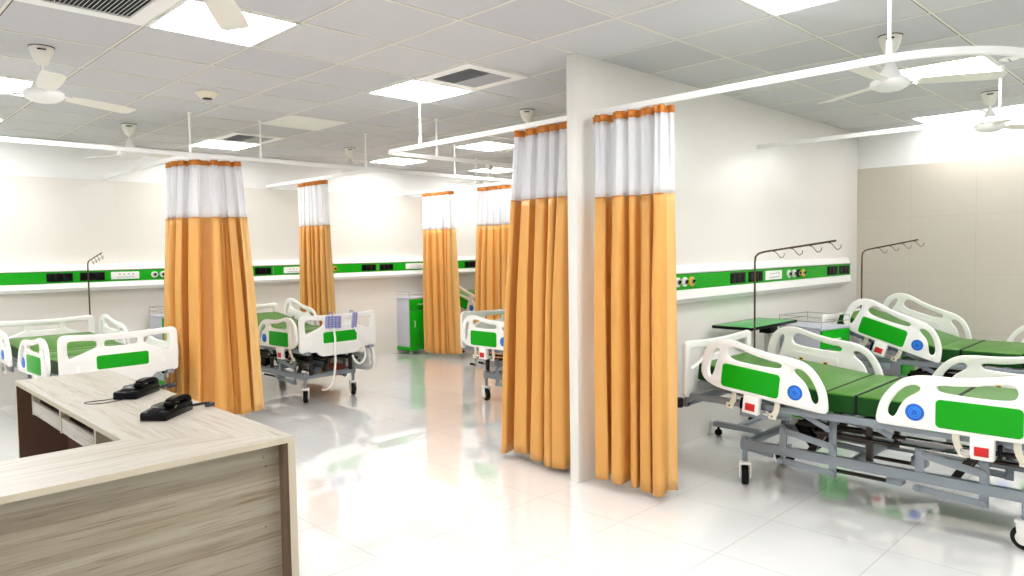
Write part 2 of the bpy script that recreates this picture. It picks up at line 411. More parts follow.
track('white curtain track left of the partition turning sharply above the aisle', [(2.30, -1.727, TR), (2.33, .42, TR)] + arc(2.41, .42, .08, 180, 92) + [(XW - .04, .5, TR)], [(2.328, .01), (2.9, .5), (5.2, .5)], [(2.30, -1.728, 0, 1)])
track('white curtain track right of the partition sweeping over the green beds in a curve', [(2.30, -1.807, TR), (2.292, -3.55, TR)] + arc(2.292 + .55, -3.55, .55, 180, 268, n=14) + [(XW - .04, -4.1, TR)], [(2.292, -3.615), (6.2, -4.1)], [(2.30, -1.806, 0, 1)])
track('straight white curtain track between the two green beds on the right', [(4.633, -1.807, TR), (4.633, -4.08, TR)], [(4.633, -3.6)], [(4.633, -1.806, 0, 1)])

# ------------------------------------------------------------------ curtains
def curtain(top, bot, label, amp=.05, nf=9, seed=1, zb=.06, ztop=2.372, zs=1.85, group='orange and white privacy curtains', pinch=.8):
    """hanging curtain; top / bot are plan polylines of the heading and the hem"""
    rg = random.Random(seed)
    def sample(path, s):
        L = [math.dist(a, b) for a, b in zip(path, path[1:])]; T = sum(L); d = s * T
        for i, l in enumerate(L):
            if d <= l or i == len(L) - 1:
                f = d / l; a, b = path[i], path[i + 1]
                return Vector((a[0] + (b[0] - a[0]) * f, a[1] + (b[1] - a[1]) * f, 0)), Vector((b[0] - a[0], b[1] - a[1], 0)).normalized()
            d -= l
    knots = [0.]
    for k in range(nf * 2): knots.append(knots[-1] + rg.choice((.45, .6, .8, 1.1, 1.5, 1.9)))
    knots = [k / knots[-1] for k in knots]
    am = [rg.uniform(.45, 1.3) for _ in knots]; skew = [rg.uniform(-.03, .03) for _ in knots]; ph = [rg.uniform(-.25, .25) for _ in knots]
    NS = nf * 24
    def wave(s, zf):
        for i in range(len(knots) - 1):
            if s <= knots[i + 1] or i == len(knots) - 2: break
        f = (s - knots[i]) / (knots[i + 1] - knots[i]); f = min(max(f, 0), 1)
        v = 1 - 2 * f; v = math.copysign(abs(math.sin(v * PI / 2)) ** .75, v) * (1 if i % 2 == 0 else -1)
        v = 1 - 2 * ((1 - v) / 2) ** .6
        if zf < .3: v += .35 * math.sin(s * nf * 31 + seed) * (1 - zf / .3)
        a = am[i] * (1 - f) + am[i + 1] * f
        sway = math.sin(f * 2 * PI) * (knots[i + 1] - knots[i]) * sum(math.dist(a_, b_) for a_, b_ in zip(bot, bot[1:])) * (.16 + .2 * zf) * pinch
        return v * a, sway + (skew[i] * (1 - f) + skew[i + 1] * f) * zf
    t = thing('privacy_curtain', label, 'curtain', (*sample(bot, .5)[0].xy, 0), 0, group)
    o = Vector(t.location)
    def surf(name, z1, z0, nz, m, s0=0., s1=1., off=0., ampk=1.):
        bm = bmesh.new(); g = []
        for j in range(nz + 1):
            z = z1 + (z0 - z1) * j / nz; zf = (ztop - z) / (ztop - zb)
            row = []
            for i in range(NS + 1):
                s = s0 + (s1 - s0) * i / NS
                a, ta = sample(top, s); b, tb_ = sample(bot, s)
                e = zf ** .8; p = a * (1 - e) + b * e; tg = (ta * (1 - e) + tb_ * e).normalized(); nr = Vector((-tg.y, tg.x, 0))
                v, sw = wave(s, zf)
                A = amp * (.5 + .65 * min(1, zf * 2.0)) * ampk
                p = p + nr * (v * A + off + .006 * math.sin(9 * s + 5 * zf)) + tg * sw
                hem = -.012 * math.sin(s * 7 + seed) * max(0, zf - .9) * 10
                row.append(bm.verts.new(Vector((p.x, p.y, z + hem)) - o))
            g.append(row)
        for j in range(nz):
            for i in range(NS): f = bm.faces.new((g[j][i], g[j][i + 1], g[j + 1][i + 1], g[j + 1][i])); f.smooth = True
        me = bpy.data.meshes.new(name); bm.to_mesh(me); bm.free(); me.materials.append(m)
        ob = bpy.data.objects.new(name, me); COL.objects.link(ob); ob.parent = t
        md = ob.modifiers.new('thick', 'SOLIDIFY'); md.thickness = .0025; md.offset = 0
        return ob
    surf('heading_tape', ztop, ztop - .045, 2, M['orangeband'], ampk=1.15)
    surf('net_panel', ztop - .045, zs, 10, M['sheer'])
    surf('fabric', zs, zb, 26, M['orange'])
    surf('side_hem', zs, zb + .001, 26, M['hem'], s0=.925, s1=1., off=-.004)
    surf('hem_seam', zs + .002, zs - .006, 1, M['orangeband'], ampk=1.02)
    for k in range(nf + 3):
        s = (k + .5) / (nf + 3); p = sample(top, s)[0] - o
        MB().cyl((p.x, p.y, ztop - .012), (p.x, p.y, TR - .0175), .004, M['whitemetal'], n=8).build('hook', t)
    return t
curtain([(1.085, 2.17), (1.10, 1.93), (1.2, 1.76), (1.34, 1.70), (1.55, 1.67)], [(1.10, 2.40), (1.06, 2.0), (1.12, 1.66), (1.30, 1.47), (1.62, 1.52)], 'leftmost orange and white privacy curtain, standing behind the desk', .08, 7, 3, zb=.10, zs=1.86)
curtain([(2.985, 3.30), (2.985, 2.66)], [(3.01, 3.36), (3.01, 2.58)], 'orange and white privacy curtain behind the bed with two handsets', .036, 7, 11, zb=.08, zs=1.85)
curtain([(5.16, 3.66), (5.16, 2.98)], [(5.13, 3.62), (5.17, 2.92)], 'orange and white privacy curtain beside the green locker on the far wall', .055, 6, 5, zb=.06, zs=1.84)
curtain([(5.16, 2.44), (5.2, 1.9), (5.3, 1.72), (5.42, 1.67)], [(5.14, 2.50), (5.14, 1.9), (5.25, 1.65), (5.45, 1.6)], 'far orange curtain just left of the tall curtain by the partition', .055, 7, 8, zb=.08, zs=1.86)
curtain([(2.30, -1.14), (2.30, -1.67)], [(2.30, -.97), (2.30, -1.66)], 'tall orange and white privacy curtain left of the partition end', .075, 5, 21, zb=.045, zs=1.88, pinch=1.)
curtain([(2.25, -1.845), (2.285, -2.0), (2.30, -2.42)], [(2.23, -1.865), (2.27, -2.02), (2.28, -2.45)], 'tall orange and white privacy curtain right of the partition end', .075, 5, 34, zb=.05, zs=1.85, pinch=1.)

# ------------------------------------------------------------------ bed head panels
def headpanel(x0, x1, yf, wallside, zb_, zg0, zg1, zt, items, seams, label):
    """wallside: wall surface y; yf: front plane y (towards -y)"""
    t = thing('bed_head_panel', label, 'bed head panel', ((x0 + x1) / 2, wallside, zb_), 0, 'green and white bed head panels')
    o = Vector(t.location); b = MB(); yw = wallside
    # body profile extruded along x
    prof = [(yw, zt), (yf + .03, zt), (yf + .004, zg1 + .01), (yf + .008, zg1), (yf + .008, zg0), (yf, zg0 - .012), (yf - .012, zb_ + .035), (yf + .02, zb_), (yw, zb_)]
    tb = bmesh.new(); A = [tb.verts.new(Vector((x0, y, z)) - o) for y, z in prof]; B = [tb.verts.new(Vector((x1, y, z)) - o) for y, z in prof]
    for i in range(len(prof)): tb.faces.new((A[i], A[(i + 1) % len(prof)], B[(i + 1) % len(prof)], B[i]))
    tb.faces.new(A[::-1]); tb.faces.new(B); b._add(tb, M['panelwhite']); b.build('housing', t, ang=20)
    b = MB(); b.bb(x0 + .002 - o.x, x1 - .002 - o.x, yf + .002 - o.y, yf + .01 - o.y, zg0 + .002 - o.z, zg1 - .002 - o.z, M['green']); b.build('green_strip', t)
    b = MB()
    for sx in seams: b.bb(sx - .002 - o.x, sx + .002 - o.x, yf + .0 - o.y, yf + .004 - o.y, zg0 - o.z, zg1 - o.z, M['vent'])
    b.bb(x0 - o.x, x1 - o.x, yf + .0 - o.y, yf + .004 - o.y, zg1 - .004 - o.z, zg1 - o.z, M['darksteel'])
    b.build('seam', t)
    zm = (zg0 + zg1) / 2; h = (zg1 - zg0) / 2
    for it in items:
        k = it[0]
        if k == 'dark':
            b = MB(); b.bb(it[1] - o.x, it[2] - o.x, yf - .004 - o.y, yf + .004 - o.y, zm - h * .72 - o.z, zm + h * .72 - o.z, M['blackmatt'], .002)
            n = 3; w_ = (it[2] - it[1]) / n
            for q in range(n):
                cx = it[1] + w_ * (q + .5)
                b.bb(cx - w_ * .38 - o.x, cx + w_ * .38 - o.x, yf - .006 - o.y, yf - .003 - o.y, zm - h * .55 - o.z, zm + h * .55 - o.z, M['black'], .001)
            b.build('socket_cluster', t)
        elif k == 'white':
            b = MB(); b.bb(it[1] - o.x, it[2] - o.x, yf - .006 - o.y, yf + .004 - o.y, zm - h * .66 - o.z, zm + h * .66 - o.z, M['panelwhite'], .002)
            for q in range(4):
                cx = it[1] + (it[2] - it[1]) * (.3 + .16 * q)
                b.bb(cx - .01 - o.x, cx + .01 - o.x, yf - .008 - o.y, yf - .005 - o.y, zm + .01 - o.z, zm + .02 - o.z, M['vent'])
            for q in range(9):
                cx = it[1] + (it[2] - it[1]) * (.22 + .07 * q)
                b.bb(cx - .006 - o.x, cx + .006 - o.x, yf - .008 - o.y, yf - .005 - o.y, zm - .022 - o.z, zm - .014 - o.z, M['vent'])
            b.build('switch_plate', t)
        else:
            c = {'oy': M['yellow'], 'ow': M['whitemetal'], 'ob': M['blackmatt']}[k]
            p = Vector((it[1], yf, zm)) - o
            b = MB(); b.cyl(p + Vector((0, .006, 0)), p - Vector((0, .012, 0)), .036, c, n=24); b.cyl(p - Vector((0, .010, 0)), p - Vector((0, .024, 0)), .022, M['chrome'], n=20); b.cyl(p - Vector((0, .02, 0)), p - Vector((0, .027, 0)), .013, M['black'], n=16)
            b.box(p + Vector((.012, -.024, .006)), (.018, .008, .012), M['black'], .001)
            b.build('gas_outlet', t)
headpanel(2.6, 6.62, -1.885, -1.803, 1.108, 1.211, 1.332, 1.396,
    [('dark', 2.75, 2.99), ('ow', 3.211), ('ow', 3.309), ('oy', 3.409), ('dark', 4.011, 4.267), ('dark', 4.32, 4.576), ('white', 4.633, 4.95), ('ow', 5.096), ('ow', 5.203), ('ob', 5.304), ('oy', 5.409), ('dark', 6.001, 6.262), ('dark', 6.305, 6.581)],
    [], 'green and white bed head panel on the partition wall above the right-hand beds')
headpanel(-3.2, 6.99, 3.985, YW, 1.155, 1.247, 1.372, 1.445,
    [('dark', -1.6, -1.35), ('white', -1.2, -.9), ('ow', -.7), ('dark', .457, .702), ('dark', .768, 1.01), ('white', 1.073, 1.361), ('ow', 1.526), ('ow', 1.62), ('dark', 2.731, 2.95), ('white', 3.125, 3.42), ('ow', 3.55), ('ow', 3.66), ('oy', 3.878), ('dark', 4.315, 4.554), ('dark', 4.623, 4.859), ('white', 5.089, 5.428), ('dark', 6.262, 6.55)],
    [.60, 2.98, 4.59], 'long green and white bed head panel along the left wall')

# ------------------------------------------------------------------ hospital beds
RO = [(0, .08), (.004, .15), (.022, .222), (.06, .268), (.11, .293), (.18, .302), (.25, .288), (.33, .272), (.44, .262), (.54, .262), (.62, .256), (.68, .23), (.735, .175), (.775, .11), (.790, .05), (.797, .0), (.76, -.004), (.65, -.004), (.5, -.004), (.35, -.004), (.2, -.004), (.11, .0), (.05, .018), (.015, .045)]
H1 = [(.036, .09), (.042, .15), (.056, .21), (.092, .252), (.118, .24), (.114, .19), (.10, .14), (.09, .08), (.072, .045), (.048, .05)]
H2 = [(.165, .255), (.20, .277), (.26, .267), (.34, .247), (.43, .237), (.50, .236), (.524, .222), (.518, .192), (.49, .181), (.40, .174), (.30, .172), (.22, .174), (.172, .185), (.155, .22)]
H3 = [(.580, .212), (.61, .228), (.655, .216), (.70, .178), (.735, .125), (.756, .075), (.752, .035), (.72, .020), (.696, .042), (.678, .09), (.65, .135), (.60, .168), (.578, .188)]
def rail_parts(t, side, foot, tilt, lower=0., out=0.):
    """side -1/+1, foot False=head rail; profile u runs away from the headboard"""
    X0 = side * (.4625 + out)
    if not foot: T0 = Matrix(((0, 0, 1, X0), (-1, 0, 0, -.13), (0, 1, 0, .58), (0, 0, 0, 1)))
    else: T0 = Matrix(((0, 0, 1, X0), (1, 0, 0, -1.198 - .795), (0, 1, 0, .58 - lower), (0, 0, 0, 1)))
    piv = Vector((0, -.925, .58))
    Rt = Matrix.Translation(piv) @ Matrix.Rotation(tilt, 4, 'X') @ Matrix.Translation(-piv) if not foot else Matrix.Identity(4)
    T = Rt @ T0
    o = side
    r = MB().plate(chaikin(RO, 2), [chaikin(H1, 2), chaikin(H2, 2), chaikin(H3, 2)], .03, .009, M['plastic'], T).build('side_rail', t)
    Tz = lambda z: T @ Matrix.Translation((0, 0, o * z))
    MB().plate(rrect(.142, .514, .012, .155, .022), [], .004, .0008, M['green'], Tz(.0158)).build('green_panel', r)
    b = MB(); c = (.611, .074)
    disc = lambda R_: [(c[0] + R_ * math.cos(2 * PI * k / 28), c[1] + R_ * math.sin(2 * PI * k / 28)) for k in range(28)]
    b.plate(disc(.044), [], .004, .0008, M['blue'], Tz(.0158)); b.plate(disc(.030), [disc(.026)], .003, .0004, M['blue2'], Tz(.0182)); b.plate(disc(.020), [], .003, .0004, M['blue2'], Tz(.0182)); b.plate(disc(.015), [], .003, .0004, M['blue'], Tz(.0188))
    b.build('round_badge', r)
    # inner face fittings
    b = MB(); b.plate(rrect(.17, .50, .05, .14, .012), [], .008, .002, M['plastic'], Tz(-.017))
    for q in (.25, .42): b.plate(rrect(q - .014, q + .014, .075, .105, .003), [], .003, .0004, M['yellow'], Tz(-.0225)); b.plate(rrect(q - .009, q + .009, .080, .1, .003), [], .003, .0004, M['darksteel'], Tz(-.024))
    b.plate(disc(.034), [disc(.031)], .003, .0004, M['cream'], Tz(-.016))
    b.build('inner_fitting', r)
    if lower: return
    # hinge arms and release housing below the rail
    uh = .31 if foot else .35
    for u in ((.17, .43) if foot else (.22, .50)):
        MB().tube([T @ Vector((u, .01, -o * .014)), T @ Vector((u, -.045, -o * .022)), T @ Vector((u - .006, -.075, -o * .03)), T @ Vector((u - .02, -.105, -o * .034))], 0, M['cream'], w=.032, h=.010).box((u - .03, -.115, -o * .036), (.05, .035, .012), M['cream'], .004, T=T).cyl(T @ Vector((u - .03, -.115, -o * .028)), T @ Vector((u - .03, -.115, -o * .04)), .007, M['chrome'], n=10).build('hinge_arm', t)
    h_ = MB().box((uh, -.065, -.004 * o), (.105, .115, .05), M['plastic'], .010, T=T).build('release_housing', t)
    MB().box((uh, -.078, .022 * o), (.062, .046, .004), M['red'], .001, T=T).build('red_label', h_)
    MB().box((uh - .07, -.075, -o * .02), (.02, .07, .03), M['black'], .004, T=T).build('latch', t)
    MB().box((uh + .075, -.10, -o * .03), (.05, .03, .03), M['chrome'], .003, T=T).build('hinge_block', t)

BO = [(-.45, .10), (-.45, .25), (-.45, .36), (-.445, .395), (-.42, .413), (-.38, .412), (-.28, .404), (-.15, .399), (0, .397), (.15, .399), (.28, .404), (.38, .412), (.42, .413), (.445, .395), (.45, .36), (.45, .25), (.45, .10), (.448, .065), (.43, .055), (.30, .052), (.255, .048), (.235, .02), (.20, .002), (.15, 0), (0, 0), (-.15, 0), (-.20, .002), (-.235, .02), (-.255, .048), (-.30, .052), (-.43, .055), (-.448, .065)]
B1 = [(-.405, .35), (-.39, .378), (-.30, .374), (-.19, .366), (-.172, .35), (-.172, .32), (-.18, .298), (-.23, .276), (-.30, .25), (-.36, .228), (-.392, .225), (-.404, .26)]
B2 = [(-.135, .35), (-.12, .364), (0, .362), (.12, .364), (.135, .35), (.135, .31), (.12, .296), (0, .294), (-.12, .296), (-.135, .31)]
def end_board(t, y, face, green=True):
    """face: +1 the show side looks to -y ... sign of outward normal along y"""
    T = Matrix(((1, 0, 0, 0), (0, 0, face, y), (0, 1, 0, .49), (0, 0, 0, 1)))
    mir = [(-x, v) for x, v in B1][::-1]
    r = MB().plate(chaikin(BO, 2), [chaikin(B1, 2), chaikin(B2, 2), chaikin(mir, 2)], .03, .009, M['plastic'], T).build('footboard' if green else 'headboard', t)
    if green:
        MB().plate(rrect(-.19, .21, .125, .235, .018), [], .004, .0008, M['green'], T @ Matrix.Translation((0, 0, .0158))).build('green_panel', r)
        for s_ in (-.33, .33):
            b = MB(); b.plate([(s_ - .02, .12), (s_ + .02, .12), (s_ + .02, .128), (s_ + .014, .128), (s_ + .014, .17), (s_ - .014, .17), (s_ - .014, .128), (s_ - .02, .128)], [], .003, .0005, M['panelwhite'], T @ Matrix.Translation((0, 0, .0165))); b.build('clip_mark', r)
    return r
def caster(t, x, y, rz, amber=False):
    c = bpy.data.objects.new('caster', None)
    b = MB(); Z = Matrix.Rotation(rz, 4, 'Z'); O = Matrix.Translation((x, y, 0)) @ Z
    b.cyl((x, y, .135), (x, y, .235), .016, M['steel'])
    for s_ in (-1, 1):
        b.plate(chaikin([(-.035, .05), (-.045, .10), (-.035, .145), (.03, .145), (.025, .10), (.02, .045), (-.005, .035)], 2), [], .008, .002, M['plastic'], O @ Matrix(((0, 0, 1, s_ * .033), (1, 0, 0, 0), (0, 1, 0, 0), (0, 0, 0, 1))))
    b.box((0, -.002, .142), (.076, .078, .018), M['plastic'], .005, T=O)
    f = b.build('caster', t)
    w_ = MB(); Tw = O @ Matrix.Translation((0, 0, .06)) @ Matrix.Rotation(PI / 2, 4, 'Y')
    w_.lathe([(.018, -.022), (.053, -.022), (.06, -.015), (.06, .015), (.053, .022), (.018, .022)], M['blackmatt'], T=None, c=(0, 0, 0)); bmesh.ops.transform(w_.bm, matrix=Tw, verts=w_.bm.verts)
    w_.build('wheel', f)
    h_ = MB(); h_.lathe([(.036, -.0235), (.036, .0235)], M['amber'] if amber else M['plastic']); bmesh.ops.transform(h_.bm, matrix=Tw, verts=h_.bm.verts); h_.build('hub', f)
    bpy.data.objects.remove(c)

def mattress(t, tilt):
    W = .395; m = M['greenmat']; z0, z1 = .572, .685
    def sec(b, y0, y1, T=None):
        tb = bmesh.new(); bmesh.ops.create_cube(tb, size=1); bmesh.ops.scale(tb, vec=(2 * W, y1 - y0 - .008, z1 - z0), verts=tb.verts)
        bmesh.ops.bevel(tb, geom=tb.edges[:], offset=.014, segments=3, affect='EDGES', profile=.5)
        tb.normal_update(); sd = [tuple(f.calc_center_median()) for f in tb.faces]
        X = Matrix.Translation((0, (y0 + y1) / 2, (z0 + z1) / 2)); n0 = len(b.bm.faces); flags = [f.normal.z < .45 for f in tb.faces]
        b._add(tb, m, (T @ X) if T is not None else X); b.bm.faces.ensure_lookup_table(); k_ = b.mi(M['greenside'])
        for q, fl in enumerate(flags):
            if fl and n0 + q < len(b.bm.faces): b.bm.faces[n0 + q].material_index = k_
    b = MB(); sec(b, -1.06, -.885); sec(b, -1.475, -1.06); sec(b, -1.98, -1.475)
    # dark seams between the sections
    for y in (-1.06, -1.475): b.bb(-W + .002, W - .002, y - .008, y + .008, z0 + .004, z1 - .0005, M['blackmatt'])
    b.build('mattress', t)
    b = MB(); piv = Vector((0, -.885, z0)); T = Matrix.Translation(piv) @ Matrix.Rotation(tilt, 4, 'X') @ Matrix.Translation(-piv)
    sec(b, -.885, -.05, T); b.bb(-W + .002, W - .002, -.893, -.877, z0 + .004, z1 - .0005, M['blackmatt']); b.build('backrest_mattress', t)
    # platform plate below the backrest
    b = MB(); b.bb(-.38, .38, -.885, -.06, z0 - .022, z0 - .004, M['steel'], .003, T=T)
    for s_ in (-1, 1): b.bb(s_ * .36 - .014, s_ * .36 + .014, -.885, -.05, z0 - .045, z0 - .018, M['steel'], .004, T=T)
    b.build('backrest_frame', t)

def bed(x, y, rz, label, tilt=.105, lower_far=False, lower_near=False, out=0., crank=True, iv=None, electric=False, crz=(-62, 42, -8, -20)):
    t = thing('hospital_bed', label, 'hospital bed', (x, y, 0), rz, 'green and ivory hospital beds')
    end_board(t, 0, 1, False); end_board(t, -2.02, -1, True)
    for s_ in (-1, 1):
        rail_parts(t, s_, False, tilt, out=out if s_ < 0 else 0.); rail_parts(t, s_, True, 0, lower=.33 if ((lower_far and s_ > 0) or (lower_near and s_ < 0)) else 0., out=out if s_ < 0 else 0.)
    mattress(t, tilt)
    # upper frame
    S = M['steel']; D = M['darksteel']
    b = MB()
    for s_ in (-1, 1):
        b.bb(s_ * .40 - .018, s_ * .40 + .018, -2.0, -.02, .525, .565, S, .004)
        b.bb(s_ * .40 - .022, s_ * .40 + .022, .0, .055, .47, .52, S, .004)
        b.bar((s_ * .40, -.03, .545), (s_ * .40, .03, .50), .035, .04, S, .004)
        b.bb(s_ * .38 - .03, s_ * .38 + .03, -2.06, -1.98, .515, .545, S, .004)
    for y_ in (-.08, -.62, -.95, -1.4, -1.94): b.bb(-.39, .39, y_ - .02, y_ + .02, .52, .56, S, .004)
    b.bb(-.42, .42, .0, .04, .475, .515, S, .004)
    b.build('upper_frame', t)
    for s_ in (-1, 1): MB().cyl((s_ * .45, .045, .47), (s_ * .45, .045, .53), .028, M['blackmatt']).cyl((s_ * .42, .045, .5), (s_ * .45, .045, .5), .012, S).build('corner_bumper', t)
    for s_ in (-1, 1):
        MB().bar((s_ * .375, -.74, .535), (s_ * .375, -.90, .465), .008, .032, S, .003).cyl((s_ * .365, -.90, .465), (s_ * .39, -.90, .465), .016, S).build('linkage', t)
        MB().bar((s_ * .30, -1.05, .54), (s_ * .30, -1.22, .46), .008, .032, S, .003).build('linkage', t)
        MB().bb(s_ * .42 - .012, s_ * .42 + .012, -.56, -.38, .475, .53, S, .004).build('backrest_stop', t)
    for xx, z_, ya, yb in ((-.20, .44, -.75, -2.02), (-.12, .415, -.62, -2.02), (-.27, .41, -.8, -1.95), (.10, .435, -.7, -2.02), (.22, .42, -.9, -2.02)):
        MB().cyl((xx, ya, z_), (xx, yb, z_), .012, D, n=12).cyl((xx, ya, z_), (xx, ya - .28, z_), .019, D, n=12).cyl((xx, (ya + yb) / 2 - .2, z_), (xx, (ya + yb) / 2 + .12, z_), .015, M['chrome'], n=12).build('crank_rod', t)
    MB().cyl((-.36, -1.64, .44), (-.1, -1.64, .44), .014, D, n=12).cyl((-.20, -1.60, .44), (-.20, -1.68, .44), .03, M['blackmatt'], n=14).build('pivot_shaft', t)
    # base frame
    b = MB()
    for s_ in (-1, 1):
        b.bb(s_ * .29 - .02, s_ * .29 + .02, -1.86, -.32, .235, .293, S, .004)
        b.bb(s_ * .29 - .019, s_ * .29 + .019, -.36, -.325, .225, .31, S, .003); b.bb(s_ * .29 - .019, s_ * .29 + .019, -1.855, -1.82, .225, .31, S, .003)
    for y_ in (-.345, -1.0, -1.84): b.bb(-.29, .29, y_ - .02, y_ + .02, .24, .285, S, .004)
    b.bar((-.27, -.36, .235), (-.27, -.52, .215), .03, .03, S); b.bar((.27, -.36, .235), (.27, -.52, .215), .03, .03, S)
    b.build('base_frame', t)
    # lifting arms: two bays per side
    for s_ in (-1, 1):
        xo = s_ * .30
        for ya, yb in ((-.60, -.90), (-1.36, -1.66)):
            MB().bb(xo - .006, xo + .006, ya - .022, ya + .022, .27, .42, S, .002).build('lift_post', t)
            MB().bb(xo - .006, xo + .006, yb - .022, yb + .022, .17, .52 if ya > -1 else .44, S, .002).build('lift_post', t)
            for (y1, z1), (y2, z2) in (((ya, .395), (yb, .345)), ((ya + .01, .205), (yb, .19))):
                MB().bar((xo + s_ * .008, y1, z1), (xo + s_ * .008, y2, z2), .007, .040, S, .002).cyl((xo - s_ * .01, y1, z1), (xo + s_ * .02, y1, z1), .018, S, n=16).cyl((xo - s_ * .01, y2, z2), (xo + s_ * .02, y2, z2), .018, S, n=16).build('lift_arm', t)
        for ya in (-.70, -1.48):
            MB().bar((s_ * .16, ya, .23), (s_ * .16, ya - .18, .52), .03, .04, D).build('cross_brace', t)
            MB().bb(s_ * .24 - .015, s_ * .24 + .015, ya - .40, ya - .37, .28, .52, D).build('cross_brace', t)
    for xx in (-.22, .22): MB().cyl((xx, -.88, .185), (xx, -1.24, .185), .012, D, n=10).bb(xx - .04, xx + .04, -1.26, -1.18, .18, .24, S, .003).build('threaded_rod', t)
    for xx in (-.1, .06): MB().box((xx, -.68, .34), (.07, .20, .07), M['black'], .012, rot=Matrix.Rotation(.9, 4, 'X')).build('actuator', t)
    MB().box((-.24, -.62, .215), (.03, .05, .03), M['black'], .006).build('pedal', t)
    for sx in (-1, 1):
        for y_ in (-.345, -1.835): caster(t, sx * .29, y_, math.radians(crz[(sx > 0) + 2 * (y_ < -1)]), amber=(sx > 0))
    if crank:
        for xx in (-.20, .10, .22):
            b = MB(); b.cyl((xx, -2.0, .43), (xx, -2.075, .43), .01, M['chrome'], n=10); b.bb(xx - .009, xx + .009, -2.082, -2.068, .33, .44, M['chrome'], .003)
            b.cyl((xx, -2.07, .335), (xx, -2.15, .335), .013, M['blackmatt'], n=12); b.build('crank_handle', t)
    if electric:
        MB().box((-.02, -1.42, .43), (.34, .22, .07), M['redbrown'], .02).build('motor_housing', t); MB().box((.18, -1.7, .30), (.12, .16, .07), M['redbrown'], .02).build('motor_housing', t)
        MB().box((0, -1.62, .44), (.46, .24, .075), M['black'], .02).build('control_box', t); MB().box((.0, -1.15, .40), (.3, .3, .1), M['black'], .02).build('control_box', t)
    return t
beds = {}
beds['r1'] = bed(3.17, -2.25, 0, 'nearest green and ivory hospital bed at the right, cut by the right edge')
beds['r2'] = bed(5.53, -2.21, 0, 'hospital bed with steeply raised backrest beside the right wall, behind the nearest bed', tilt=.30, lower_near=True)
beds['a'] = bed(.362, 3.697, math.radians(3.2), 'hospital bed at the far left behind the desk, its ivory footboard facing the phones', tilt=.07, out=.055)
beds['b'] = bed(2.442, 3.718, math.radians(2.5), 'electric hospital bed in the middle with two handsets hooked on its footboard', lower_far=True, crank=False, electric=True, tilt=.15, crz=(-30, -20, -33, -26))
beds['c'] = bed(3.83, -1.27, PI, 'hospital bed half hidden by the tall curtain left of the partition, crank handles showing')
beds['d'] = bed(5.95, 3.72, 0, 'far hospital bed glimpsed between two far curtains near the back wall', tilt=.30)

# handsets on the electric bed
def handset(x, w_, h_, tiltz, label, name, cordpts, slim=False):
    yb = 1.70 - .028
    t = thing(name, label, 'bed handset', (x, yb, .755), 0)
    R = Matrix.Rotation(tiltz, 4, 'Y')
    MB().box((0, -.012, .07), (w_, .024, h_), M['lilac'], .011, T=R).build('casing', t)
    b = MB(); nx = 2 if slim else 4; nz = 6 if slim else 5
    for i in range(nx):
        for j in range(nz):
            b.box(((i - (nx - 1) / 2) * w_ / (nx + .6), -.0255, .07 + (j - (nz - 1) / 2) * h_ / (nz + .8)), (w_ / nx * .36, .003, h_ / nz * .42), M['lilacdark'], .001, T=R)
    b.build('buttons', t)
    MB().tube([(0, -.004, .09), (0, -.004, .165), (0, .052, .165), (0, .052, .12)], 0, M['lilac'], w=.02, h=.005).build('hook', t)
    o = Vector((x, yb, .755)); MB().tube(smooth3([Vector(p) - o for p in cordpts]), .011, M['plastic'], n=8).build('coiled_cord', t)
handset(2.445, .18, .13, .06, 'wide lilac bed handset with many keys hooked on the middle footboard', 'bed_handset',
        [(2.44, 1.655, .765), (2.445, 1.63, .68), (2.445, 1.63, .5), (2.435, 1.635, .33), (2.41, 1.65, .2), (2.37, 1.68, .145), (2.36, 1.76, .13)])
handset(2.69, .06, .17, .12, 'narrow lilac pendant handset hooked right of the wide handset', 'bed_handset',
        [(2.69, 1.655, .755), (2.72, 1.63, .68), (2.77, 1.62, .56), (2.79, 1.62, .44), (2.74, 1.64, .37), (2.69, 1.65, .40), (2.66, 1.66, .46)], True)

# ------------------------------------------------------------------ drip stands fixed at bed heads
def ivpole(x, y, label, base_z=.50, L=.60, rise=.09):
    t = thing('drip_stand', label, 'drip stand', (x, y, base_z), 0, 'drip poles at the bed heads')
    z = 1.47 - base_z
    pts = [(0, 0, 0), (0, 0, z - .06), (0, -.006, z - .02), (0, -.03, z + .004), (0, -.07, z + .016)]
    pts += [(0, -.07 - (L - .07) * k / 6, z + .016 + (rise - .016) * k / 6) for k in range(1, 7)]
    MB().tube(pts, .0075, M['ivsteel'], n=10).build('pole', t)
    for k in range(4):
        y_ = -.13 - k * (L - .14) / 3.4; z_ = z + .016 + (rise - .016) * (-y_ - .07) / (L - .07)
        MB().tube(smooth3([(0, y_, z_), (0, y_ - .035, z_ - .012), (0, y_ - .055, z_ - .035), (0, y_ - .075, z_ - .052), (0, y_ - .095, z_ - .042), (0, y_ - .10, z_ - .018)], 4), .003, M['ivsteel'], n=6).build('hook', t)
    MB().cyl((0, 0, -.04), (0, 0, .05), .014, M['chrome']).build('socket', t)
ivpole(3.77, -2.215, 'dark steel drip pole with four hooks at the head of the nearest bed', base_z=.545)
ivpole(6.06, -2.195, 'dark steel drip pole with hooks in front of the right wall', base_z=.545, L=.50, rise=.10)
ivpole(.80, 3.80, 'thin drip pole at the head of the far left bed, hooks foreshortened', base_z=.545, L=.5)

